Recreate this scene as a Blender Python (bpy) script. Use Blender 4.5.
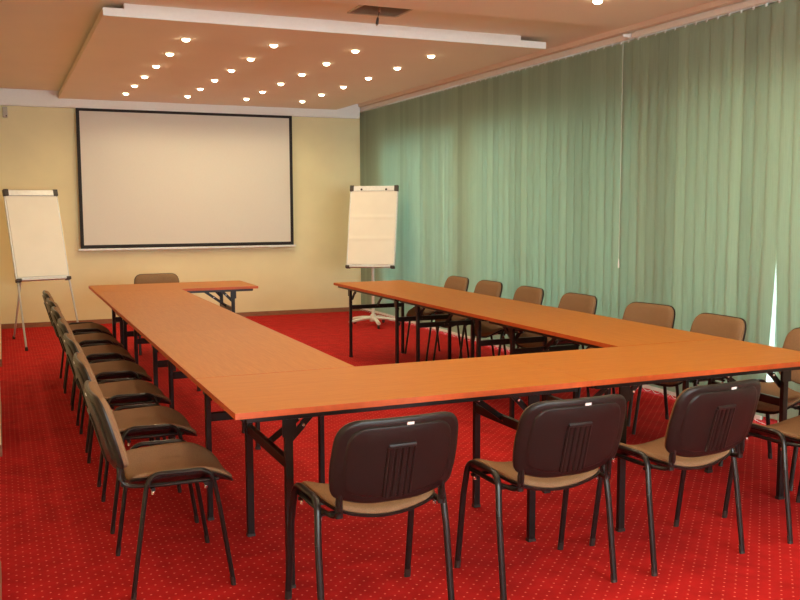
import bpy, bmesh, math, random
from mathutils import Vector, Matrix
random.seed(7)
for o in list(bpy.data.objects): bpy.data.objects.remove(o, do_unlink=True)
S = bpy.context.scene
COL = S.collection

# ------------------------------------------------------------------ camera
YAW, PITCH, ROLL, EYE, F = 0.4081, 0.1010, -0.0029, 1.5094, 921.14
cy, sy, cp, sp = math.cos(YAW), math.sin(YAW), math.cos(PITCH), math.sin(PITCH)
fw = Vector((sy*cp, cy*cp, -sp)); rt = Vector((cy, -sy, 0)); up = rt.cross(fw)
cr, sr = math.cos(ROLL), math.sin(ROLL)
r2 = rt*cr + up*sr; u2 = -rt*sr + up*cr
cam = bpy.data.objects.new('camera', bpy.data.cameras.new('camera')); COL.objects.link(cam)
cam.data.sensor_width = 36; cam.data.lens = F/800*36; cam.data.clip_start = .05
M = Matrix((r2, u2, -fw)).transposed().to_4x4(); M.translation = Vector((0, 0, EYE))
cam.matrix_world = M
S.camera = cam

# ------------------------------------------------------------------ world, exposure
W = bpy.data.worlds.new('daylight'); S.world = W; W.use_nodes = True
bg = W.node_tree.nodes['Background']
bg.inputs['Color'].default_value = (.62, .86, 1, 1); bg.inputs['Strength'].default_value = 10.5
S.view_settings.view_transform = 'Standard'; S.view_settings.look = 'None'
S.view_settings.gamma = 1; S.view_settings.use_curve_mapping = False
S.view_settings.exposure = 0.0
# unseen fill light added behind the camera to brighten upright faces
al = bpy.data.lights.new('window_daylight', 'AREA'); al.shape = 'RECTANGLE'; al.size = 4.3; al.size_y = 2.0
al.energy = 400; al.color = (1, .97, .95)
ao = bpy.data.objects.new('window_daylight', al); COL.objects.link(ao); ao.location = (2.45, -4.45, 1.75); ao.rotation_euler = (math.radians(90), 0, 0)
LAMP_POWER = 10.0                 # one downlight's lamp, watts
LAMP_COLOR = (1.0, .83, .50)

# ------------------------------------------------------------------ materials
def mat(name, col, rough=.6, metal=0, var=None, scale=40, bump=0, bscale=200, spec=.5, stretch=(1,1,1), coat=0):
    m = bpy.data.materials.new(name); m.use_nodes = True
    nt = m.node_tree; b = nt.nodes['Principled BSDF']
    b.inputs['Base Color'].default_value = (*col, 1); b.inputs['Roughness'].default_value = rough
    b.inputs['Metallic'].default_value = metal; b.inputs['Specular IOR Level'].default_value = spec
    b.inputs['Coat Weight'].default_value = coat
    tc = nt.nodes.new('ShaderNodeTexCoord'); mp = nt.nodes.new('ShaderNodeMapping')
    mp.inputs['Scale'].default_value = stretch
    nt.links.new(tc.outputs['Object'], mp.inputs['Vector'])
    if var is None: var = .06
    n = nt.nodes.new('ShaderNodeTexNoise'); n.inputs['Scale'].default_value = scale; n.inputs['Detail'].default_value = 4
    nt.links.new(mp.outputs[0], n.inputs['Vector'])
    r = nt.nodes.new('ShaderNodeValToRGB')
    r.color_ramp.elements[0].position = .3; r.color_ramp.elements[1].position = .7
    r.color_ramp.elements[0].color = (*[c*(1-var) for c in col], 1)
    r.color_ramp.elements[1].color = (*[min(1, c*(1+var)) for c in col], 1)
    nt.links.new(n.outputs['Fac'], r.inputs[0]); nt.links.new(r.outputs[0], b.inputs['Base Color'])
    if bump:
        n2 = nt.nodes.new('ShaderNodeTexNoise'); n2.inputs['Scale'].default_value = bscale
        nt.links.new(mp.outputs[0], n2.inputs['Vector'])
        bp = nt.nodes.new('ShaderNodeBump'); bp.inputs['Strength'].default_value = bump; bp.inputs['Distance'].default_value = .002
        nt.links.new(n2.outputs['Fac'], bp.inputs['Height']); nt.links.new(bp.outputs[0], b.inputs['Normal'])
    return m

def emit(name, col, s):
    m = bpy.data.materials.new(name); m.use_nodes = True; nt = m.node_tree
    nt.nodes.remove(nt.nodes['Principled BSDF'])
    e = nt.nodes.new('ShaderNodeEmission'); e.inputs[0].default_value = (*col, 1); e.inputs[1].default_value = s
    nt.links.new(e.outputs[0], nt.nodes['Material Output'].inputs[0]); return m

def carpet_mat():
    m = mat('red_carpet', (.47, .015, .015), .95, bump=.5, bscale=350, spec=.1, var=.18, scale=9)
    nt = m.node_tree; b = nt.nodes['Principled BSDF']
    base = b.inputs['Base Color'].links[0].from_socket
    tc = nt.nodes.new('ShaderNodeTexCoord'); mp = nt.nodes.new('ShaderNodeMapping')
    mp.inputs['Rotation'].default_value = (0, 0, math.pi/4); k = 1/.0425; mp.inputs['Scale'].default_value = (k, k, k)
    nt.links.new(tc.outputs['Object'], mp.inputs['Vector'])
    fr = nt.nodes.new('ShaderNodeVectorMath'); fr.operation = 'FRACTION'; nt.links.new(mp.outputs[0], fr.inputs[0])
    sub = nt.nodes.new('ShaderNodeVectorMath'); sub.operation = 'SUBTRACT'; sub.inputs[1].default_value = (.5, .5, 0)
    nt.links.new(fr.outputs[0], sub.inputs[0])
    mul = nt.nodes.new('ShaderNodeVectorMath'); mul.operation = 'MULTIPLY'; mul.inputs[1].default_value = (1, 1, 0)
    nt.links.new(sub.outputs[0], mul.inputs[0])
    ln = nt.nodes.new('ShaderNodeVectorMath'); ln.operation = 'LENGTH'; nt.links.new(mul.outputs[0], ln.inputs[0])
    lt = nt.nodes.new('ShaderNodeMath'); lt.operation = 'LESS_THAN'; lt.inputs[1].default_value = .098
    nt.links.new(ln.outputs['Value'], lt.inputs[0])
    mx = nt.nodes.new('ShaderNodeMixRGB'); mx.inputs[2].default_value = (.82, .19, .13, 1)
    nt.links.new(lt.outputs[0], mx.inputs[0]); nt.links.new(base, mx.inputs[1]); nt.links.new(mx.outputs[0], b.inputs['Base Color'])
    return m

def wood_mat(name, direction):
    # fine calvados-like grain running along the table's length
    m = bpy.data.materials.new(name); m.use_nodes = True; nt = m.node_tree; b = nt.nodes['Principled BSDF']
    tc = nt.nodes.new('ShaderNodeTexCoord'); mp = nt.nodes.new('ShaderNodeMapping')
    mp.inputs['Scale'].default_value = direction
    nt.links.new(tc.outputs['Object'], mp.inputs['Vector'])
    n = nt.nodes.new('ShaderNodeTexNoise'); n.inputs['Scale'].default_value = 13; n.inputs['Detail'].default_value = 8; n.inputs['Distortion'].default_value = .4
    nt.links.new(mp.outputs[0], n.inputs['Vector'])
    r = nt.nodes.new('ShaderNodeValToRGB')
    r.color_ramp.elements[0].position = .32; r.color_ramp.elements[0].color = (.44, .140, .015, 1)
    r.color_ramp.elements[1].position = .68; r.color_ramp.elements[1].color = (.51, .182, .024, 1)
    nt.links.new(n.outputs['Fac'], r.inputs[0]); nt.links.new(r.outputs[0], b.inputs['Base Color'])
    b.inputs['Roughness'].default_value = .45; b.inputs['Specular IOR Level'].default_value = .12
    return m

def slat_mat():
    m = bpy.data.materials.new('green_blind_fabric'); m.use_nodes = True; nt = m.node_tree
    out = nt.nodes['Material Output']; nt.nodes.remove(nt.nodes['Principled BSDF'])
    tc = nt.nodes.new('ShaderNodeTexCoord'); mp = nt.nodes.new('ShaderNodeMapping'); mp.inputs['Scale'].default_value = (60, 60, 1.2)
    nt.links.new(tc.outputs['Object'], mp.inputs['Vector'])
    n = nt.nodes.new('ShaderNodeTexNoise'); n.inputs['Scale'].default_value = 3; n.inputs['Detail'].default_value = 5
    nt.links.new(mp.outputs[0], n.inputs['Vector'])
    r = nt.nodes.new('ShaderNodeValToRGB')
    r.color_ramp.elements[0].position = .3; r.color_ramp.elements[0].color = (.34, .455, .375, 1)
    r.color_ramp.elements[1].position = .7; r.color_ramp.elements[1].color = (.42, .54, .45, 1)
    nt.links.new(n.outputs['Fac'], r.inputs[0])
    oi = nt.nodes.new('ShaderNodeObjectInfo'); mr = nt.nodes.new('ShaderNodeMapRange')
    mr.inputs['To Min'].default_value = .86; mr.inputs['To Max'].default_value = 1.1
    nt.links.new(oi.outputs['Random'], mr.inputs['Value'])
    hs = nt.nodes.new('ShaderNodeHueSaturation'); nt.links.new(mr.outputs[0], hs.inputs['Value']); nt.links.new(r.outputs[0], hs.inputs['Color'])
    d = nt.nodes.new('ShaderNodeBsdfDiffuse'); t = nt.nodes.new('ShaderNodeBsdfTranslucent')
    nt.links.new(hs.outputs[0], d.inputs[0]); t.inputs[0].default_value = (.60, .82, .70, 1)
    mx = nt.nodes.new('ShaderNodeMixShader'); mx.inputs[0].default_value = .28
    nt.links.new(d.outputs[0], mx.inputs[1]); nt.links.new(t.outputs[0], mx.inputs[2]); nt.links.new(mx.outputs[0], out.inputs[0])
    return m

def glass_mat():
    m = bpy.data.materials.new('window_glass'); m.use_nodes = True; nt = m.node_tree
    out = nt.nodes['Material Output']; nt.nodes.remove(nt.nodes['Principled BSDF'])
    t = nt.nodes.new('ShaderNodeBsdfTransparent'); t.inputs[0].default_value = (.93, .97, .96, 1)
    g = nt.nodes.new('ShaderNodeBsdfGlossy'); g.inputs['Roughness'].default_value = .02
    mx = nt.nodes.new('ShaderNodeMixShader'); mx.inputs[0].default_value = .07
    nt.links.new(t.outputs[0], mx.inputs[1]); nt.links.new(g.outputs[0], mx.inputs[2])
    nt.links.new(mx.outputs[0], out.inputs[0]); return m

CARPET = carpet_mat()
CREAM = mat('cream_wall_paint', (.86, .75, .46), .85, var=.03, scale=3, bump=.15, bscale=60)
WHITE = mat('beige_ceiling_paint', (.88, .75, .63), .9, var=.015, scale=2)
TRIMW = mat('white_moulding_paint', (.90, .89, .88), .6, var=.015)
SKIRT = mat('brown_skirting_wood', (.30, .12, .055), .5, var=.2, scale=12, stretch=(1, 1, 8))
WOODX = wood_mat('red_beech_laminate_long_grain', (.55, 9, 9))
EDGE = mat('red_beech_edge_band', (.52, .085, .010), .5, var=.1, scale=30)
BMETAL = mat('black_powder_coated_steel', (.012, .010, .010), .28, 0, spec=.4)
PLASTIC = mat('black_moulded_plastic', (.014, .010, .009), .34, spec=.32, bump=.25, bscale=500)
FABRIC = mat('brown_woven_fabric', (.25, .143, .078), .95, var=.22, scale=320, bump=.5, bscale=500, spec=.15)
CHROME = mat('bright_zinc_steel', (.75, .75, .77), .25, 1)
GREYM = mat('grey_aluminium', (.55, .55, .57), .4, .7)
LABEL = mat('white_paper_sticker', (.9, .9, .92), .5)
SCREEN = mat('matt_screen_fabric', (.74, .69, .62), .9, var=.01, spec=.1)
SBLACK = mat('black_screen_border', (.012, .009, .009), .7)
PAPER = mat('flipchart_paper', (.84, .77, .67), .8, var=.02, scale=5, spec=.2)
BOARDW = mat('white_enamel', (.78, .77, .75), .35)
DARKP = mat('dark_plastic_cap', (.03, .02, .018), .45)
RINGW = mat('downlight_brass_ring', (.85, .70, .45), .3, .6)
BULB = emit('halogen_bulb', (1, .86, .58), 22)
SLAT = slat_mat(); GLASS = glass_mat()
PVC = mat('white_window_frame', (.82, .80, .74), .4)
VENT = mat('grey_vent_metal', (.50, .42, .33), .5, .1)
OUTER = mat('plastered_window_wall', (.66, .62, .52), .9)

# ------------------------------------------------------------------ helpers
def link(name, bm, m, parent=None, smooth=False, bevel=0):
    me = bpy.data.meshes.new(name)
    bmesh.ops.recalc_face_normals(bm, faces=bm.faces)
    bm.to_mesh(me); bm.free()
    me.materials.append(m)
    if smooth:
        for p in me.polygons: p.use_smooth = True
        me.set_sharp_from_angle(angle=math.radians(40))
    o = bpy.data.objects.new(name, me); COL.objects.link(o)
    if parent: o.parent = parent
    if bevel:
        b = o.modifiers.new('bevel', 'BEVEL'); b.width = bevel; b.segments = 2; b.limit_method = 'ANGLE'
    return o
def thing(name, label, cat, loc=(0, 0, 0), rz=0, group=None):
    o = bpy.data.objects.new(name, None); COL.objects.link(o); o.empty_display_size = .1
    o.location = loc; o.rotation_euler = (0, 0, rz); tag(o, label, cat, group); return o
def tag(o, label, cat, group=None):
    o['label'] = label; o['category'] = cat
    if group: o['group'] = group
    return o
def struct(o): o['kind'] = 'structure'; return o
def box(bm, x0, x1, y0, y1, z0, z1, mtx=None):
    v = [bm.verts.new((x, y, z)) for z in (z0, z1) for y in (y0, y1) for x in (x0, x1)]
    for f in ((0,2,3,1), (4,5,7,6), (0,1,5,4), (2,6,7,3), (0,4,6,2), (1,3,7,5)): bm.faces.new([v[i] for i in f])
    if mtx:
        for a in v: a.co = mtx @ a.co
    return v
def B(*a): bm = bmesh.new(); box(bm, *a); return bm
def fillet(pts, r, seg=6):
    pts = [Vector(p) for p in pts]; out = [pts[0]]
    for i in range(1, len(pts)-1):
        a, b, c = pts[i-1], pts[i], pts[i+1]
        d1 = (a-b); d2 = (c-b); rr = min(r, d1.length*.49, d2.length*.49)
        p, q = b + d1.normalized()*rr, b + d2.normalized()*rr
        for k in range(seg+1):
            t = k/seg; out.append(p*(1-t)**2 + b*2*t*(1-t) + q*t*t)
    out.append(pts[-1]); return out
def sweep(bm, pts, a, b=None, N=None, n=10, square=False):
    """tube along pts; N = plane normal of the path, a = half size along N, b = half size across"""
    b = b or a; pts = [Vector(p) for p in pts]; rings = []
    for i, p in enumerate(pts):
        T = (pts[min(i+1, len(pts)-1)] - pts[max(i-1, 0)]).normalized()
        nn = Vector(N) if N else (Vector((0, 0, 1)) if abs(T.z) < .95 else Vector((1, 0, 0)))
        nn = (nn - T*nn.dot(T)).normalized(); c = T.cross(nn)
        if square: sec = [(-1,-1), (1,-1), (1,1), (-1,1)]
        else: sec = [(math.cos(2*math.pi*k/n), math.sin(2*math.pi*k/n)) for k in range(n)]
        rings.append([bm.verts.new(p + nn*a*s + c*b*t) for s, t in sec])
    m = len(rings[0])
    for r0, r1 in zip(rings, rings[1:]):
        for k in range(m): bm.faces.new((r0[k], r0[(k+1) % m], r1[(k+1) % m], r1[k]))
    bm.faces.new(rings[0][::-1]); bm.faces.new(rings[-1])
def lathe(bm, prof, loc=(0, 0, 0), n=20, mtx=None):
    rings = []
    for r, z in prof:
        rings.append([bm.verts.new((loc[0]+r*math.cos(2*math.pi*k/n), loc[1]+r*math.sin(2*math.pi*k/n), loc[2]+z)) for k in range(n)])
    for r0, r1 in zip(rings, rings[1:]):
        for k in range(n): bm.faces.new((r0[k], r0[(k+1) % n], r1[(k+1) % n], r1[k]))
    bm.faces.new(rings[0][::-1]); bm.faces.new(rings[-1])
    if mtx:
        for r in rings:
            for v in r: v.co = mtx @ v.co
def rounded_outline(corners, seg=7):
    """corners: (x, y, r) in order -> closed list of points"""
    out = []; n = len(corners)
    for i in range(n):
        a = Vector(corners[i-1][:2]); b = Vector(corners[i][:2]); c = Vector(corners[(i+1) % n][:2]); r = corners[i][2]
        d1, d2 = (a-b), (c-b); rr = min(r, d1.length*.48, d2.length*.48)
        p, q = b + d1.normalized()*rr, b + d2.normalized()*rr
        for k in range(seg+1):
            t = k/seg; out.append(p*(1-t)**2 + b*2*t*(1-t) + q*t*t)
    return out
def subdivide_outline(o, step=.03):
    out = []
    for i in range(len(o)):
        a, b = o[i], o[(i+1) % len(o)]; d = (b-a).length; k = max(1, int(d/step))
        if d < 1e-6: continue
        for j in range(k): out.append(a + (b-a)*j/k)
    return out
def pad(bm, outline, prof, place, centre):
    """closed pad from rings of the outline; prof = [(inset_metres, height)...] front to back; place(x, y, h) -> Vector"""
    c = Vector(centre); rings = []
    hw = max((p-c).length for p in outline)
    for ins, h in prof:
        ring = []
        for p in outline:
            d = p-c; L = d.length
            q = c + d*max(0, (L-ins*L/hw*1.25))/L if ins < 9 else c
            ring.append(bm.verts.new(place(q.x, q.y, h)))
        rings.append(ring)
    n = len(outline)
    for r0, r1 in zip(rings, rings[1:]):
        for k in range(n): bm.faces.new((r0[k], r0[(k+1) % n], r1[(k+1) % n], r1[k]))
    for r, rev in ((rings[0], 1), (rings[-1], 0)):
        cc = bm.verts.new(sum((v.co for v in r), Vector())/n)
        for k in range(n): bm.faces.new((r[k], r[(k+1) % n], cc) if not rev else (r[(k+1) % n], r[k], cc))
def children(o): return [c for c in bpy.data.objects if c.parent == o]
KIDS = {}
def copy_tree(o, parent=None):
    if o.name not in KIDS: KIDS[o.name] = children(o)
    c = o.copy(); COL.objects.link(c); c.parent = parent
    for ch in KIDS[o.name]: copy_tree(ch, c)
    return c

# ------------------------------------------------------------------ room shell
WY, WX, CZ, PZ = 12.5, 4.79, 2.955, 2.862          # back wall, blinds plane, ceiling, panel underside
YB, XL, XW = -4.0, -.20, 4.98                       # wall behind the camera, left wall, window wall
struct(link('floor', B(XL-.1, XW+.3, YB-.1, WY+.1, -.1, 0), CARPET))
struct(link('ceiling', B(XL-.1, XW+.3, YB-.1, WY+.1, CZ, CZ+.1), WHITE))
struct(link('wall_back', B(XL-.1, XW+.3, WY, WY+.12, 0, CZ), CREAM))
struct(link('wall_left', B(XL-.12, XL, YB, WY, 0, CZ), CREAM))
bm = bmesh.new()
box(bm, XL-.1, .2, YB-.25, YB, 0, CZ); box(bm, 4.7, XW+.3, YB-.25, YB, 0, CZ)
box(bm, .2, 4.7, YB-.25, YB, 0, .7); box(bm, .2, 4.7, YB-.25, YB, 2.8, CZ)
struct(link('wall_front', bm, CREAM))
bm = bmesh.new()  # unseen window row, added so the fill light has an opening
for k in range(4): box(bm, .2+k*1.4767, .27+k*1.4767, YB-.2, YB-.12, .7, 2.8)
for k in range(3): box(bm, .27+k*1.4767, .2+(k+1)*1.4767, YB-.2, YB-.12, .7, .77); box(bm, .27+k*1.4767, .2+(k+1)*1.4767, YB-.2, YB-.12, 2.73, 2.8)
wf = struct(link('window_4', bm, PVC)); link('window_pane', B(.23, 4.67, YB-.165, YB-.16, .73, 2.77), GLASS, wf)
for i, (y0, y1, x1) in enumerate(((9.5, WY, -.045), (6.02, 7.4, -.052), (3.3, 4.0, -.060))):
    struct(link('wall_left_pilaster', B(XL, x1, y0, y1, 0, CZ), CREAM))
    struct(link('baseboard_left', B(XL, x1+.004, y0-.012, y1 if i else WY-.014, 0, .07), SKIRT))
struct(link('baseboard_back', B(-.041, WX+.1, WY-.014, WY, 0, .06), SKIRT))
# window wall behind the blinds: sill, lintel and piers round three openings
WINS = ((9.55, 11.75), (6.15, 9.25), (2.75, 5.85))
SZ, TZ = .12, 2.42
bm = bmesh.new()
box(bm, XW, XW+.28, YB, WY, 0, SZ); box(bm, XW, XW+.28, YB, WY, TZ, CZ)
ys = [YB] + [v for w in sorted(WINS) for v in w] + [WY]
for a, b in zip(ys[::2], ys[1::2]): box(bm, XW, XW+.28, a, b, SZ, TZ)
struct(link('wall_right', bm, OUTER))
for y0, y1 in WINS:
    bm = bmesh.new(); xf0, xf1 = XW+.02, XW+.09
    nb = 3; step = (y1-y0)/nb
    for a in (y0, y1-.07): box(bm, xf0, xf1, a, a+.07, SZ, TZ)
    for k in range(1, nb): box(bm, xf0, xf1, y0+k*step-.06, y0+k*step+.06, SZ+.07, TZ-.07)
    box(bm, xf0, xf1, y0+.07, y1-.07, SZ, SZ+.07); box(bm, xf0, xf1, y0+.07, y1-.07, TZ-.07, TZ)
    k = WINS.index((y0, y1))+1
    wf = struct(link('window_%d' % k, bm, PVC))
    g = link('window_pane', B(xf0+.03, xf0+.036, y0+.03, y1-.03, SZ+.03, TZ-.03), GLASS, wf)
# unseen wall added outside to block sky light from the nearer windows
struct(link('wall_sky_blocker', B(7.4, 7.6, YB, 9.3, -.1, 5.0), OUTER))
struct(link('ground', B(XW+.3, 9, YB, 16, -.2, -.1), OUTER))
# cornice on the back wall
bm = bmesh.new(); box(bm, .05, WX-.05, WY-.12, WY, 2.775, CZ); box(bm, .05, WX-.05, WY-.10, WY, 2.758, 2.775)
struct(link('trim_1', bm, TRIMW))
# pelmet strip above the blinds
struct(link('trim_2', B(WX-.075, WX+.03, YB, WY-.12, 2.915, CZ), WHITE))
# dropped ceiling panels in two tiers
def panel(n, y0, y1, yb):
    bm = bmesh.new(); box(bm, .73, 4.389, y0, y1, PZ, 2.916); box(bm, .875, 4.14, y0+.004, yb, 2.916, CZ)
    return struct(link('ceiling_panel_%d' % n, bm, WHITE))
def face(n, y):      # crisp white fascia on the edge that faces the camera
    bm = bmesh.new(); box(bm, .73, 4.389, y-.012, y, PZ-.001, 2.917); box(bm, .875, 4.14, y-.010, y+.004, 2.917, CZ)
    return struct(link('trim_%d' % n, bm, TRIMW))
panel(1, 6.97, WY-.12, WY-.12); face(3, 6.97)
panel(2, -3.2, 5.95, 5.90); face(4, -3.2)

# ------------------------------------------------------------------ tables
TH, TT = .74, .024
def make_table(L, Wd, wide_first=True, wide=.318):
    """folding table, long side on local X, origin on the floor at its centre"""
    t = thing('folding_table', '', 'table')
    hx, hy = L/2-.0004, Wd/2-.0004
    top = link('tabletop', B(-hx+.0012, hx-.0012, -hy+.0012, hy-.0012, TH-TT, TH), WOODX, t)
    bm = bmesh.new()
    for s in (-1, 1):
        box(bm, -hx, hx, s*hy-(.0012 if s > 0 else 0), s*hy+(.0012 if s < 0 else 0), TH-TT, TH-.0002)
        box(bm, s*hx-(.0012 if s > 0 else 0), s*hx+(.0012 if s < 0 else 0), -hy+.0012, hy-.0012, TH-TT, TH-.0002)
    link('edge_band', bm, EDGE, top)
    # steel rail frame under the top
    bm = bmesh.new(); z0, z1 = TH-TT-.024, TH-TT; ix, iy = hx-.05, hy-.04
    for s in (-1, 1):
        box(bm, -ix, ix, s*iy-.011, s*iy+.011, z0, z1); box(bm, s*ix-.011, s*ix+.011, -iy+.011, iy-.011, z0, z1)
    link('under_rail', bm, BMETAL, t, bevel=.002)
    for s, half in ((-1, wide if wide_first else .262), (1, .262 if wide_first else wide)):
        xl = s*(L/2-.225)
        for q in (-1, 1):
            y = q*half
            lg = link('leg', B(xl-.0165, xl+.0165, y-.0125, y+.0125, .012, z1), BMETAL, t, bevel=.003)
            link('foot_cap', B(xl-.018, xl+.018, y-.014, y+.014, 0, .014), DARKP, lg)
            # bracket plate where the leg hangs from the rail
            link('hinge_plate', B(xl-.028, xl+.028, y+q*.0125, y+q*.0165, z0-.075, z1), BMETAL, t)
            bm = bmesh.new(); yb = y - q*.018
            a = Vector((xl+ -s*.005, yb, .590)); b = Vector((xl-s*.115, yb, z1-.012))
            mid = a.lerp(b, .55)
            sweep(bm, [a, mid], .005, .013, (0, 1, 0), square=True)
            sweep(bm, [mid+Vector((0, -q*.006, 0)), b+Vector((0, -q*.006, 0))], .005, .013, (0, 1, 0), square=True)
            br = link('folding_brace', bm, BMETAL, t)
            bm = bmesh.new()
            for p in (mid,):
                mt = Matrix.Translation(p) @ Matrix.Rotation(math.pi/2, 4, 'X')
                lathe(bm, [(.006, -.012), (.006, .012)], n=8, mtx=mt)
            link('rivet', bm, CHROME, br)
        bm = bmesh.new(); box(bm, xl-.0125, xl+.0125, -half+.0125, half-.0125, .485, .527)
        cb = link('cross_bar', bm, BMETAL, t, bevel=.003)
        bm = bmesh.new()
        for k in (-.02, .02):
            mt = Matrix.Translation((xl, k, .506)) @ Matrix.Rotation(math.pi/2, 4, 'Y')
            lathe(bm, [(.004, -.0150), (.004, .0150)], n=8, mtx=mt)
        link('bolt', bm, CHROME, cb)
        bm = bmesh.new(); a = Vector((xl-s*.006, 0, .515)); b = Vector((xl-s*.27, 0, z1-.010)); mid = a.lerp(b, .5)
        sweep(bm, [a, mid], .0045, .013, (0, 1, 0), square=True); sweep(bm, [mid+Vector((0, .009, 0)), b+Vector((0, .009, 0))], .0045, .013, (0, 1, 0), square=True)
        br = link('folding_brace', bm, BMETAL, t)
        bm = bmesh.new(); lathe(bm, [(.006, -.010), (.006, .018)], n=8, mtx=Matrix.Translation(mid) @ Matrix.Rotation(math.pi/2, 4, 'X')); link('rivet', bm, CHROME, br)
        link('brace_bracket', B(xl-s*.27-.02, xl-s*.27+.02, -.03, .03, z1-.004, z1), BMETAL, t)
        link('hinge_bar', B(xl-.012, xl+.012, -iy+.011, iy-.011, z1-.024, z1-.002), BMETAL, t)
    return t
W1 = .772
tab = []
def place_table(x0, x1, y0, y1, label, wide=True):
    if (x1-x0) > (y1-y0): L, Wd, rz = x1-x0, y1-y0, 0
    else: L, Wd, rz = y1-y0, x1-x0, math.pi/2
    t = make_table(L, Wd, wide, .318 if rz == 0 else .285); t.location = ((x0+x1)/2, (y0+y1)/2, 0); t.rotation_euler.z = rz
    t['label'] = label; t['group'] = 'folding tables set in an open square'; return t
XO, XI, XRI, XRO = .776, 1.548, 3.0955, 3.866
place_table(XO, 2.371, 3.352, 4.128, 'orange beech folding table forming the near left corner beside the first left chair')
place_table(2.371, XRO, 3.352, 4.128, 'orange beech folding table forming the near right corner, cut by the right picture edge')
place_table(XO, XI, 4.132, 5.769, 'orange beech folding table in the left row, joined to the near left corner table')
place_table(XO, XI, 5.769, 7.317, 'orange beech folding table in the middle of the left row')
place_table(XO, XI, 7.317, 8.800, 'orange beech folding table in the left row, against the far crosswise table')
place_table(XO, 2.295, 8.803, 9.565, 'orange beech folding table set crosswise at the far left end before the screen')
place_table(XRI, XRO, 4.132, 5.71, 'orange beech folding table in the right row, joined to the near right corner table')
place_table(XRI, XRO, 5.71, 7.288, 'orange beech folding table in the middle of the right row')
place_table(XRI, XRO, 7.288, 8.867, 'orange beech folding table at the far end of the right row by the mobile flipchart', False)

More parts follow.
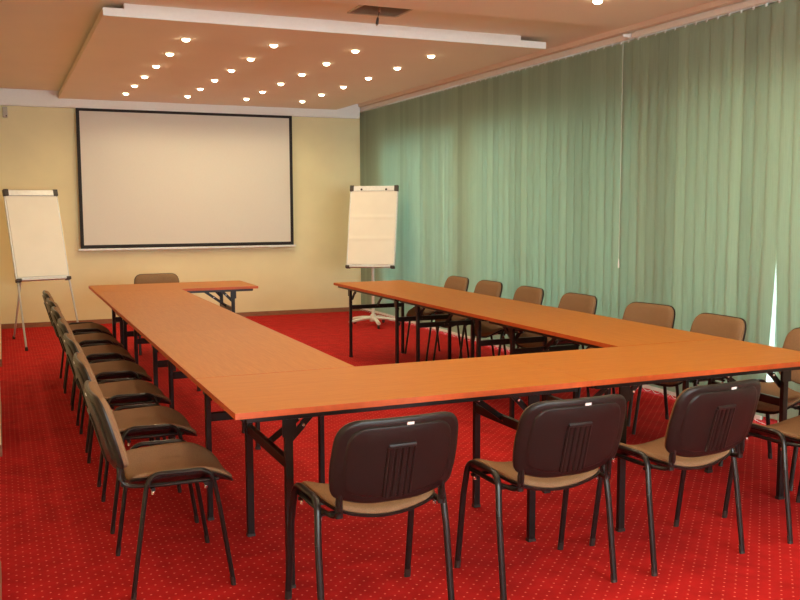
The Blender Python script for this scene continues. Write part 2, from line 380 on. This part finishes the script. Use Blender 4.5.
# ------------------------------------------------------------------ chair
def back_y(x, z): return -.226 - (z-.50)*.28 + .42*x*x
def make_chair():
    t = thing('stacking_chair', '', 'chair')
    # seat: dished fabric pad with a drooping front edge over a black shell
    so = subdivide_outline(rounded_outline([(-.200, -.185, .06), (.200, -.185, .06), (.222, .04, .15), (.212, .225, .09), (-.212, .225, .09), (-.222, .04, .15)]))
    def seat_z(x, y):
        d = max(0, y-.10); bk = max(0, -y-.10)
        return .424 + 1.15*x*x*max(0, 1-d*4) - 1.6*d*d + bk*bk*.6
    bm = bmesh.new()
    pad(bm, so, [(.12, .020), (.07, .020), (.03, .018), (.010, .013), (.002, .006), (0, -.002), (.003, -.006)], lambda x, y, h: Vector((x, y, seat_z(x, y)+h)), (0, .02))
    link('seat', bm, FABRIC, t, True)
    bm = bmesh.new()
    pad(bm, so, [(.003, -.0062), (-.004, -.009), (-.002, -.018), (.03, -.024), (.10, -.026)], lambda x, y, h: Vector((x, y, seat_z(x, y)+h)), (0, .02))
    link('seat_shell', bm, PLASTIC, t, True)
    # backrest: brown pad in front, black moulded shell behind
    bo = subdivide_outline(rounded_outline([(-.226, .520, .035), (-.11, .482, .08), (.11, .482, .08), (.226, .520, .030), (.240, .62, .12), (.227, .796, .080), (-.227, .796, .080), (-.240, .62, .12)]), .02)
    P = lambda x, z, h: Vector((x, back_y(x, z)+h, z))
    bm = bmesh.new()
    pad(bm, bo, [(.13, .037), (.06, .036), (.03, .033), (.012, .027), (.003, .017), (.002, .002)], P, (0, .64))
    link('backrest_pad', bm, FABRIC, t, True)
    bm = bmesh.new()
    pad(bm, bo, [(.004, .0018), (-.003, .002), (-.004, -.006), (.002, -.014), (.012, -.018), (.030, -.0195), (.034, -.0255), (.040, -.0275), (.12, -.0285)], P, (0, .64))
    # moulded ribs in the middle of the shell
    zt, zb = .695, .505
    for k in range(4):
        xc = -.036 + k*.024
        pts = [Vector((xc, back_y(xc, z)-.0275, z)) for z in (zt, zt-.03, .64, .58, .54, zb)]
        sweep(bm, pts, .0095, .0055, (1, 0, 0), n=8)
    sweep(bm, [Vector((x, back_y(x, zt+.004)-.029, zt+.004)) for x in (-.05, -.02, .02, .05)], .009, .007, (0, 0, 1), n=8)
    for s in (-1, 1):
        sweep(bm, [Vector((s*.05, back_y(.05, z)-.028, z)) for z in (zt, .64, .58, .51)], .006, .006, (1, 0, 0), n=8)
    sh = link('backrest_shell', bm, PLASTIC, t, True)
    xs, zs = .024, .7745
    box_pts = [(-.013, -.006), (.013, -.006), (.013, .006), (-.013, .006)]
    bm = bmesh.new()
    fr = [bm.verts.new((xs+a, back_y(xs, zs+b)-.0225, zs+b)) for a, b in box_pts]
    bk = [bm.verts.new((xs+a, back_y(xs, zs+b)-.0180, zs+b)) for a, b in box_pts]
    bm.faces.new(fr); bm.faces.new(bk[::-1])
    for k in range(4): bm.faces.new((fr[k], bk[k], bk[(k+1) % 4], fr[(k+1) % 4]))
    st = link('sticker', bm, LABEL, sh); st['label'] = 'small white rectangular sticker'
    # side arches of oval tube: leg, rail, leg
    for s in (-1, 1):
        x = s*.244; xf = s*.254
        arch = fillet([(xf-s*.001, -.150, .33), (x, -.125, .487), (x, .118, .483), (xf-s*.001, .147, .33)], .055, 7)
        bm = bmesh.new(); sweep(bm, arch, .0135, .0095, (1, 0, 0), n=12)
        link('side_rail', bm, BMETAL, t, True)
        for yf, pt in ((-.195, arch[0]), (.195, arch[-1])):
            bm = bmesh.new(); sweep(bm, [pt, (xf+s*.001, yf, .012)], .0135, .0095, (1, 0, 0), n=12)
            lg = link('leg', bm, BMETAL, t, True)
            d = (Vector((xf+s*.001, yf, 0))-Vector(pt)).normalized()
            bm = bmesh.new(); e = Vector((xf+s*.001, yf, 0)); sweep(bm, [e-d*.035, e+Vector((0, 0, .0))], .0142, .0102, (1, 0, 0), n=12)
            for v in bm.verts: v.co.z = max(v.co.z, 0)
            link('foot_cap', bm, DARKP, lg, True)
        # back support: from under the seat round and up into the shell
        bs = fillet([(s*.224, .15, .436), (s*.224, -.10, .436), (s*.198, -.222, .440), (s*.198, back_y(.198, .53)-.006, .545)], .05, 6)
        bm = bmesh.new(); sweep(bm, bs, .0085, .0125, None, n=12)
        for v in bm.verts: pass
        link('back_support', bm, BMETAL, t, True)
        bm = bmesh.new(); z0 = .455
        sweep(bm, [(s*.198, -.215, .440), (s*.198, back_y(.198, .50)-.004, .50), (s*.196, back_y(.196, .54)-.006, .54)], .014, .008, (1, 0, 0), n=10)
        link('support_sleeve', bm, PLASTIC, t, True)
    for y in (-.105, .10):
        bm = bmesh.new(); sweep(bm, [(-.240, y, .424), (.240, y, .424)], .009, .007, (0, 1, 0), n=10)
        cb = link('cross_bar', bm, BMETAL, t, True)
        bm = bmesh.new()
        for s in (-1, 1): lathe(bm, [(.007, -.010), (.007, 0), (.005, .004)], (s*.226, y, .412), n=10)
        link('bolt', bm, CHROME, cb)
    return t
chair0 = make_chair(); used = [False]
def place_chair(x, y, face_deg, label, group):
    """face_deg: direction the seat faces; 0 = +Y (towards the screen), -90 = +X"""
    c = chair0 if not used[0] else copy_tree(chair0)
    used[0] = True
    c.location = (x, y, 0); c.rotation_euler = (0, 0, math.radians(face_deg)); c['label'] = label; c['group'] = group
    return c
gN, gL, gR = 'chairs with their backs to the camera', 'chairs along the left row', 'chairs along the right row'
KIDS[chair0.name] = children(chair0)
place_chair(1.222, 3.135, 1.5, 'brown stacking chair seen from behind, left of the three full backs in front', gN)
place_chair(1.957, 3.142, 0, 'brown stacking chair seen from behind, middle of the three full backs in front', gN)
place_chair(2.640, 3.150, 5, 'brown stacking chair seen from behind, right of the three full backs in front', gN)
place_chair(3.440, 3.19, 3, 'brown stacking chair in the front row cut off by the right picture edge', gN)
ordn = ['the one nearest the camera', 'second from the camera', 'third from the camera', 'fourth from the camera', 'fifth from the camera', 'second from the far end', 'farthest from the camera']
LX = [.605, .618, .622, .630, .630, .630, .630]; LY = [3.80, 4.60, 5.39, 6.15, 6.93, 7.64, 8.36]; LA = [-90, -91, -89, -90.5, -90, -88, -90]
for i in range(7): place_chair(LX[i], LY[i], LA[i], 'brown stacking chair beside the left table row, ' + ordn[i], gL)
RX = [3.99, 4.00, 4.06, 4.01, 3.998, 3.998, 3.975]; RY = [3.82, 4.64, 5.37, 6.24, 7.00, 7.72, 8.35]; RA = [91, 90, 99, 92, 88, 91, 90]
ordr = ['cut by the picture edge', 'second from the camera', 'third from the camera', 'fourth from the camera', 'fifth from the camera', 'second from the far end', 'farthest from the camera']
for i in range(7): place_chair(RX[i], RY[i], RA[i], 'brown chair between right table row and green blinds, ' + ordr[i], gR)
place_chair(1.52, 9.84, 180, 'brown stacking chair behind the far crosswise table, facing the camera', 'chair at the head of the tables')

# ------------------------------------------------------------------ projection screen
t = thing('projection_screen', 'large white roll-down projection screen with black border on the cream back wall', 'projection screen', (2.345, WY-.09, 0))
x0, x1, z0, z1 = -1.415, 1.405, .985, 2.757
link('screen_fabric', B(x0, x1, -.002, .002, z0, z1), SCREEN, t)
bm = bmesh.new()
box(bm, x0, x0+.042, -.0045, -.002, z0, z1); box(bm, x1-.042, x1, -.0045, -.002, z0, z1)
box(bm, x0+.042, x1-.042, -.0045, -.002, z0, z0+.045); box(bm, x0+.042, x1-.042, -.0045, -.002, z1-.035, z1)
link('black_border', bm, SBLACK, t)
link('bottom_bar', B(x0-.03, x1+.03, -.014, .014, z0-.026, z0), BOARDW, t, bevel=.005)
# brackets that hold the screen off the wall, behind its top edge
link('wall_bracket', B(x0+.3, x0+.36, .002, .085, z1-.06, z1), BOARDW, t)
link('wall_bracket', B(x1-.36, x1-.3, .002, .085, z1-.06, z1), BOARDW, t)

# small grey wall sensor in the top left corner
t = thing('wall_sensor', 'small grey box sensor on the back wall under the left end of the cornice', 'sensor', (.113, WY, 2.67))
link('housing', B(-.028, .028, -.05, 0, -.055, .075), VENT, t, bevel=.006)
link('lens', B(.006, .02, -.054, -.05, -.045, -.03), DARKP, t)

# ------------------------------------------------------------------ flipcharts
def flip_common(t, mt, w, h, pad_lines):
    """board in its own plane: x across, z up the board, -y towards the reader"""
    def bl(name, bm, m, parent=t, **k):
        for v in bm.verts: v.co = mt @ v.co
        return link(name, bm, m, parent, **k)
    bd = bl('board', B(-w/2, w/2, 0, .018, 0, h), BOARDW)
    for s in (-1, 1): bl('frame_edge', B(s*w/2-.004, s*w/2+.004, -.004, .02, .02, h-.02), GREYM, bd)
    # paper pad; the mobile chart's sheets keep two soft horizontal folds
    bm = bmesh.new(); rows = []; nz = 60
    for k in range(nz+1):
        z = .035 + (h-.09)*k/nz; f = 0
        if pad_lines:
            for zc in (.62, .35): f += .006*math.exp(-((z/h-zc)/.018)**2)
        rows.append([bm.verts.new((x, -.012-f*q, z)) for x, q in ((-w/2+.014, 1), (0, .7), (w/2-.012, 1))] + [bm.verts.new((x, -.0005, z)) for x in (w/2-.012, 0, -w/2+.014)])
    for r0, r1 in zip(rows, rows[1:]):
        for k in range(6): bm.faces.new((r0[k], r0[(k+1) % 6], r1[(k+1) % 6], r1[k]))
    bm.faces.new(rows[0][::-1]); bm.faces.new(rows[-1])
    bl('paper_pad', bm, PAPER, smooth=True)
    bl('clamp_bar', B(-w/2+.03, w/2-.03, -.026, -.001, h-.055, h+.012), GREYM if not pad_lines else BOARDW, bevel=.006)
    for s in (-1, 1):
        for zz, hh in ((h-.055, .075), (-.02, .035)):
            bl('corner_cap', B(s*w/2-(.045 if s > 0 else .008), s*w/2+(.008 if s > 0 else .045), -.03 if zz > .5 else -.045, .024, zz, zz+hh), DARKP, bevel=.006)
    tr = bl('pen_tray', B(-w/2+.045, w/2-.045, -.05, .01, -.012, .006), GREYM, bevel=.003)
    bl('tray_lip', B(-w/2+.045, w/2-.045, -.052, -.046, .006, .016), BOARDW, tr)
    if pad_lines:
        for k in (-1, 1):
            mt2 = mt @ Matrix.Translation((k*w*.26, -.03, h-.035)) @ Matrix.Rotation(math.pi/2, 4, 'X')
            bm = bmesh.new(); lathe(bm, [(.012, -.012), (.014, .0), (.008, .012)], n=12, mtx=mt2); link('clamp_knob', bm, DARKP, t)
# tripod flipchart, left
F0 = Vector((.200, 10.44, 0)); a = math.radians(17)
ax = Vector((math.cos(a), math.sin(a), 0)); nrm = Vector((math.sin(a), -math.cos(a), 0))
ang = math.atan(.53/1.72)
upb = (Vector((0, 0, 1))*math.cos(ang) - nrm*math.sin(ang))
wB = .57
t = thing('flipchart_stand', 'white flipchart easel on three thin legs left of the screen', 'flipchart', F0 + ax*wB/2)
org = F0 + ax*wB/2
def board_matrix(o, ax, upb):
    yv = upb.cross(ax)          # away from the reader
    m = Matrix((ax, yv, upb)).transposed().to_4x4(); m.translation = o; return m
s0 = .765
mt = board_matrix(upb*s0, ax, upb)      # local to the thing (unrotated empty)
flip_common(t, mt, wB, 1.0, False)
back = upb.cross(ax)
for s in (-1, 1):
    bm = bmesh.new()
    p1 = ax*(s*(wB/2-.035)) + upb*(s0+.93) + back*.03
    p0 = ax*(s*(wB/2+(.03 if s > 0 else 0))); p0.z = .0
    sweep(bm, [p0 + Vector((0, 0, .004)), p1], .011, n=8)
    lg = link('leg', bm, GREYM, t, True)
    bm = bmesh.new(); lathe(bm, [(.016, 0), (.016, .03), (.012, .04)], p0, n=10); link('foot_cap', bm, DARKP, lg)
p0 = Vector((.09, 11.46, 0)) - org; p1 = upb*(s0+.93) + back*.035
bm = bmesh.new(); sweep(bm, [p0+Vector((0, 0, .004)), p1], .011, n=8); lg = link('leg', bm, GREYM, t, True)
bm = bmesh.new(); lathe(bm, [(.016, 0), (.016, .03), (.012, .04)], p0, n=10); link('foot_cap', bm, DARKP, lg)

# mobile flipchart, right
C0 = Vector((4.31, 10.83, 0)); a = math.radians(-34)
t = thing('mobile_flipchart', 'white flipchart on a single pole and castor base by the green blinds', 'flipchart', C0)
ax = Vector((math.cos(a), math.sin(a), 0)); nrm = Vector((math.sin(a), -math.cos(a), 0)); ang = math.radians(15)
upb = (Vector((0, 0, 1))*math.cos(ang) - nrm*math.sin(ang))
mt = board_matrix(Vector((0, 0, .76)) + nrm*.15, ax, upb)
flip_common(t, mt, .61, 1.03, True)
bm = bmesh.new(); sweep(bm, [(0, 0, .07), (0, 0, 1.10)], .019, n=14); link('pole', bm, BOARDW, t, True)
bk = upb.cross(ax)
bm = bmesh.new(); pt = mt @ Vector((0, .02, .36)); sweep(bm, [(0, 0, 1.08), pt], .016, .02, n=8); link('tilt_bracket', bm, GREYM, t, True)
bm = bmesh.new(); lathe(bm, [(.03, .055), (.045, .06), (.045, .12), (.028, .15)], n=16); link('hub', bm, BOARDW, t, True)
for k in range(5):
    th = math.radians(-100 + 72*k); d = Vector((math.cos(th), math.sin(th), 0)); sd = Vector((-d.y, d.x, 0))
    bm = bmesh.new()
    sweep(bm, [d*.03+Vector((0, 0, .105)), d*.18+Vector((0, 0, .095)), d*.34+Vector((0, 0, .068))], .026, .020, sd, n=8)
    arm = link('base_arm', bm, BOARDW, t, True)
    c = d*.325+Vector((0, 0, .026))
    bm = bmesh.new(); mt2 = Matrix.Translation(c) @ sd.to_track_quat('Z', 'Y').to_matrix().to_4x4()
    lathe(bm, [(.02, -.012), (.026, -.008), (.026, .008), (.02, .012)], n=14, mtx=mt2)
    box(bm, c.x-.007, c.x+.007, c.y-.007, c.y+.007, .026, .066)
    link('castor', bm, DARKP, arm, True)

RED = mat('red_pen_plastic', (.45, .03, .03), .4)
for xo, pm, nm in ((-.17, DARKP, 'black marker pen lying on the left part of the mobile flipchart tray'), (.16, RED, 'red marker pen lying on the right part of the mobile flipchart tray')):
    p = C0 + mt @ Vector((xo, -.030, .0145))
    t = thing('marker_pen', nm, 'pen', p, a, 'marker pens on the flipchart tray')
    m90 = Matrix.Rotation(math.pi/2, 4, 'Y')
    bm = bmesh.new(); lathe(bm, [(.007, -.06), (.0078, -.05), (.0078, .025)], n=10, mtx=m90); link('barrel', bm, pm, t, True)
    bm = bmesh.new(); lathe(bm, [(.0082, .0255), (.0082, .06), (.006, .066)], n=10, mtx=m90); link('cap', bm, pm, t, True)

# ------------------------------------------------------------------ vertical blinds
def slat_mesh(y, w, th, z0, z1, shear=0, zs=1.3, bow=.002):
    bm = bmesh.new(); n = 4; lv = [z1] + [zs + (z0-zs)*k/6 for k in range(7)] if shear else [z1, z0]
    rows = []
    for z in lv:
        s = shear*max(0, (zs-z)/(zs-z0)) if shear else 0
        front, backr = [], []
        for k in range(n+1):
            u = -.5 + k/n; b = bow*(1-4*u*u)
            px = WX + math.sin(th)*u*w - b*math.cos(th); py = y + math.cos(th)*u*w + s
            front.append(bm.verts.new((px, py, z))); backr.append(bm.verts.new((px+.0008, py, z)))
        rows.append((front, backr))
    for (f0, b0), (f1, b1) in zip(rows, rows[1:]):
        for k in range(n):
            bm.faces.new((f0[k], f0[k+1], f1[k+1], f1[k])); bm.faces.new((b0[k+1], b0[k], b1[k], b1[k+1]))
        bm.faces.new((f0[0], f1[0], b1[0], b0[0])); bm.faces.new((f0[n], b0[n], b1[n], f1[n]))
    for f, b in (rows[0], rows[-1]):
        for k in range(n): bm.faces.new((f[k], f[k+1], b[k+1], b[k]))
    return bm
def blind(y0, y1, label, pitch, w, th0, jit, gap_at=None):
    t = thing('vertical_blind', label, 'blind', (0, 0, 0), 0, 'green vertical blinds')
    t.location = (WX, (y0+y1)/2, 0); O = Vector(t.location)
    def ln(name, bm, m, parent, **k):
        for v in bm.verts: v.co -= O
        return link(name, bm, m, parent, **k)
    ln('head_rail', B(WX-.035, WX+.025, y0+.004, y1-.004, 2.862, 2.902), TRIMW, t, bevel=.003)
    ln('rail_clip', B(WX-.012, WX+.012, y0+.02, y1-.02, 2.902, 2.915), TRIMW, t)
    n = int((y1-y0-.05)/pitch); pitch = (y1-y0-.07)/n; zb = .035
    chain = []
    for k in range(n+1):
        y = y0+.035+k*pitch; th = th0 + random.uniform(-jit, jit); sh = 0
        if k in (0, n): y += .013 if k == 0 else -.013
        if gap_at and abs(y-gap_at) < pitch*1.01:
            sh = .075 if y > gap_at else -.075
        elif gap_at and abs(y-gap_at) < pitch*2.01:
            sh = .03 if y > gap_at else -.03
        if random.random() < .2 and not sh: th -= .03
        sl = ln('slat', slat_mesh(y, w, th, zb, 2.845, sh), SLAT, t, smooth=True)
        bm = bmesh.new(); box(bm, WX-.003, WX+.003, y-.006, y+.006, 2.84, 2.863); ln('slat_hook', bm, TRIMW, sl)
        bm = bmesh.new(); c, s = math.cos(th), math.sin(th)
        vs = box(bm, -.0045, .0045, -w*.42, w*.42, zb-.006, zb+.022)
        for v in vs: q = v.co.copy(); v.co = Vector((WX-.003+q.x*c+q.y*s, y+sh+q.y*c-q.x*s, q.z))
        ln('slat_weight', bm, TRIMW, sl)
        chain.append((WX-.045, y+sh, zb+.012))
    pts = []
    for p, q in zip(chain, chain[1:]):
        for k in range(6):
            u = k/6; pts.append((p[0], p[1]+(q[1]-p[1])*u, p[2]-.026*4*u*(1-u)))
    pts.append(chain[-1])
    bm = bmesh.new(); sweep(bm, pts, .0018, n=5, N=(1, 0, 0)); ln('bead_chain', bm, TRIMW, t)
    return t
blind(9.74, 12.485, 'green vertical blind section behind the mobile flipchart, next to the back wall', .085, .110, -.14, .05)
blind(6.295, 9.735, 'long green vertical blind section behind the far chairs of the right row', .113, .127, -.05, .014)
blind(2.88, 6.265, 'green vertical blind section at the right edge with a narrow gap low down', .113, .127, -.045, .010, gap_at=4.735)
t = thing('blind_cord', 'thin white pull cord with small tassel hanging where two green blinds meet', 'cord', (WX-.10, 6.280, 1.0))
bm = bmesh.new(); sweep(bm, [(0, 0, .06), (0, 0, 1.9)], .0012, n=6)
link('cord', bm, TRIMW, t)
bm = bmesh.new(); lathe(bm, [(.006, 0), (.007, .03), (.003, .075)], n=10); link('tassel', bm, TRIMW, t, True)
link('cord_guide', B(-.006, .07, -.006, .006, 1.873, 1.893), TRIMW, t)

# ------------------------------------------------------------------ ceiling things
# air vent grille
t = thing('ceiling_vent', 'grey rectangular louvred air vent in the ceiling between the two dropped panels', 'vent', (2.645, 6.425, CZ))
bm = bmesh.new(); hx, hy = .195, .205
for s in (-1, 1):
    box(bm, -hx, hx, s*hy-.010, s*hy+.010, -.008, 0); box(bm, s*hx-.010, s*hx+.010, -hy+.010, hy-.010, -.008, 0)
link('vent_frame', bm, VENT, t)
bm = bmesh.new()
for k in range(19):
    y = -hy+.022+k*.0202
    box(bm, -hx+.012, hx-.012, -.0065, .0065, -.0006, .0006, Matrix.Translation((0, y, -.0048)) @ Matrix.Rotation(.5, 4, 'X'))
link('louvres', bm, VENT, t)
link('vent_backing', B(-hx+.012, hx-.012, -hy+.012, hy-.012, -.0012, 0), SKIRT, t)
t = thing('hanging_connector', 'short dark connector on a wire hanging below the ceiling vent', 'cable', (2.585, 6.33, CZ-.0085)); t.rotation_euler.y = .16; t.scale = (.85, .85, .85)
bm = bmesh.new(); lathe(bm, [(.006, -.05), (.012, -.045), (.014, -.012), (.008, -.001)], n=12); link('metal_clip', bm, CHROME, t, True)
bm = bmesh.new(); sweep(bm, [(0, 0, -.048), (-.004, 0, -.09)], .0025, n=6); link('wire', bm, BMETAL, t)
bm = bmesh.new(); lathe(bm, [(.008, -.155), (.013, -.145), (.010, -.10), (.005, -.088)], (-.004, 0, 0), n=12); pg = link('plug', bm, DARKP, t, True)
bm = bmesh.new(); lathe(bm, [(.003, -.166), (.0075, -.155)], (-.004, 0, 0), n=12); link('plug_tip', bm, CHROME, pg, True)

def make_downlight():
    t = thing('ceiling_downlight', '', 'downlight')
    bm = bmesh.new(); n = 24; pr = [(.030, -.001), (.033, -.006), (.041, -.005), (.044, 0)]
    rings = [[bm.verts.new((r*math.cos(2*math.pi*k/n), r*math.sin(2*math.pi*k/n), z)) for k in range(n)] for r, z in pr]
    for r0, r1 in zip(rings, rings[1:]):
        for k in range(n): bm.faces.new((r0[k], r0[(k+1) % n], r1[(k+1) % n], r1[k]))
    link('trim_ring', bm, RINGW, t, True)
    bm = bmesh.new(); lathe(bm, [(.031, -.0005), (.031, -.010), (.024, -.019), (.010, -.024)], n=20); link('bulb', bm, BULB, t)
    ld = bpy.data.lights.new('halogen_lamp', 'SPOT'); ld.energy = LAMP_POWER; ld.color = LAMP_COLOR
    ld.spot_size = math.radians(165); ld.spot_blend = .5; ld.shadow_soft_size = .028
    lo = bpy.data.objects.new('halogen_lamp', ld); COL.objects.link(lo); lo.parent = t; lo.location = (0, 0, -.05)
    return t
dl0 = make_downlight(); first = [True]; KIDS[dl0.name] = children(dl0)
def downlight(x, y, label, group):
    d = dl0 if first[0] else copy_tree(dl0); first[0] = False
    d.location = (x, y, PZ); d['label'] = label; d['group'] = group
cols = ['leftmost line', 'second line from the left', 'third line from the left', 'rightmost line']
rows = ['nearest the camera', 'second from the camera', 'third from the camera', 'fourth from the camera', 'second from the screen', 'nearest the screen']
for j in range(4):
    for i in range(6):
        downlight(1.438+j*.7287, 7.66+i*.772, 'round downlight, far panel, %s, %s' % (cols[j], rows[i]), 'downlights in the far ceiling panel')
for j in range(4):  # out-of-view downlights added to light the front; only one is visible
    for i in range(6):
        lab = 'added unseen downlight, near panel, %s, %s' % (cols[j], ['farthest from the camera', 'second from its far edge', 'third from its far edge', 'fourth from its far edge', 'second from its near edge', 'nearest its near edge'][i])
        if j == 3 and i == 0: lab = 'small round downlight at the top picture edge, in the near ceiling panel'
        downlight(1.50+j*.7287, 5.22-i*.80, lab, 'downlights in the near ceiling panel')
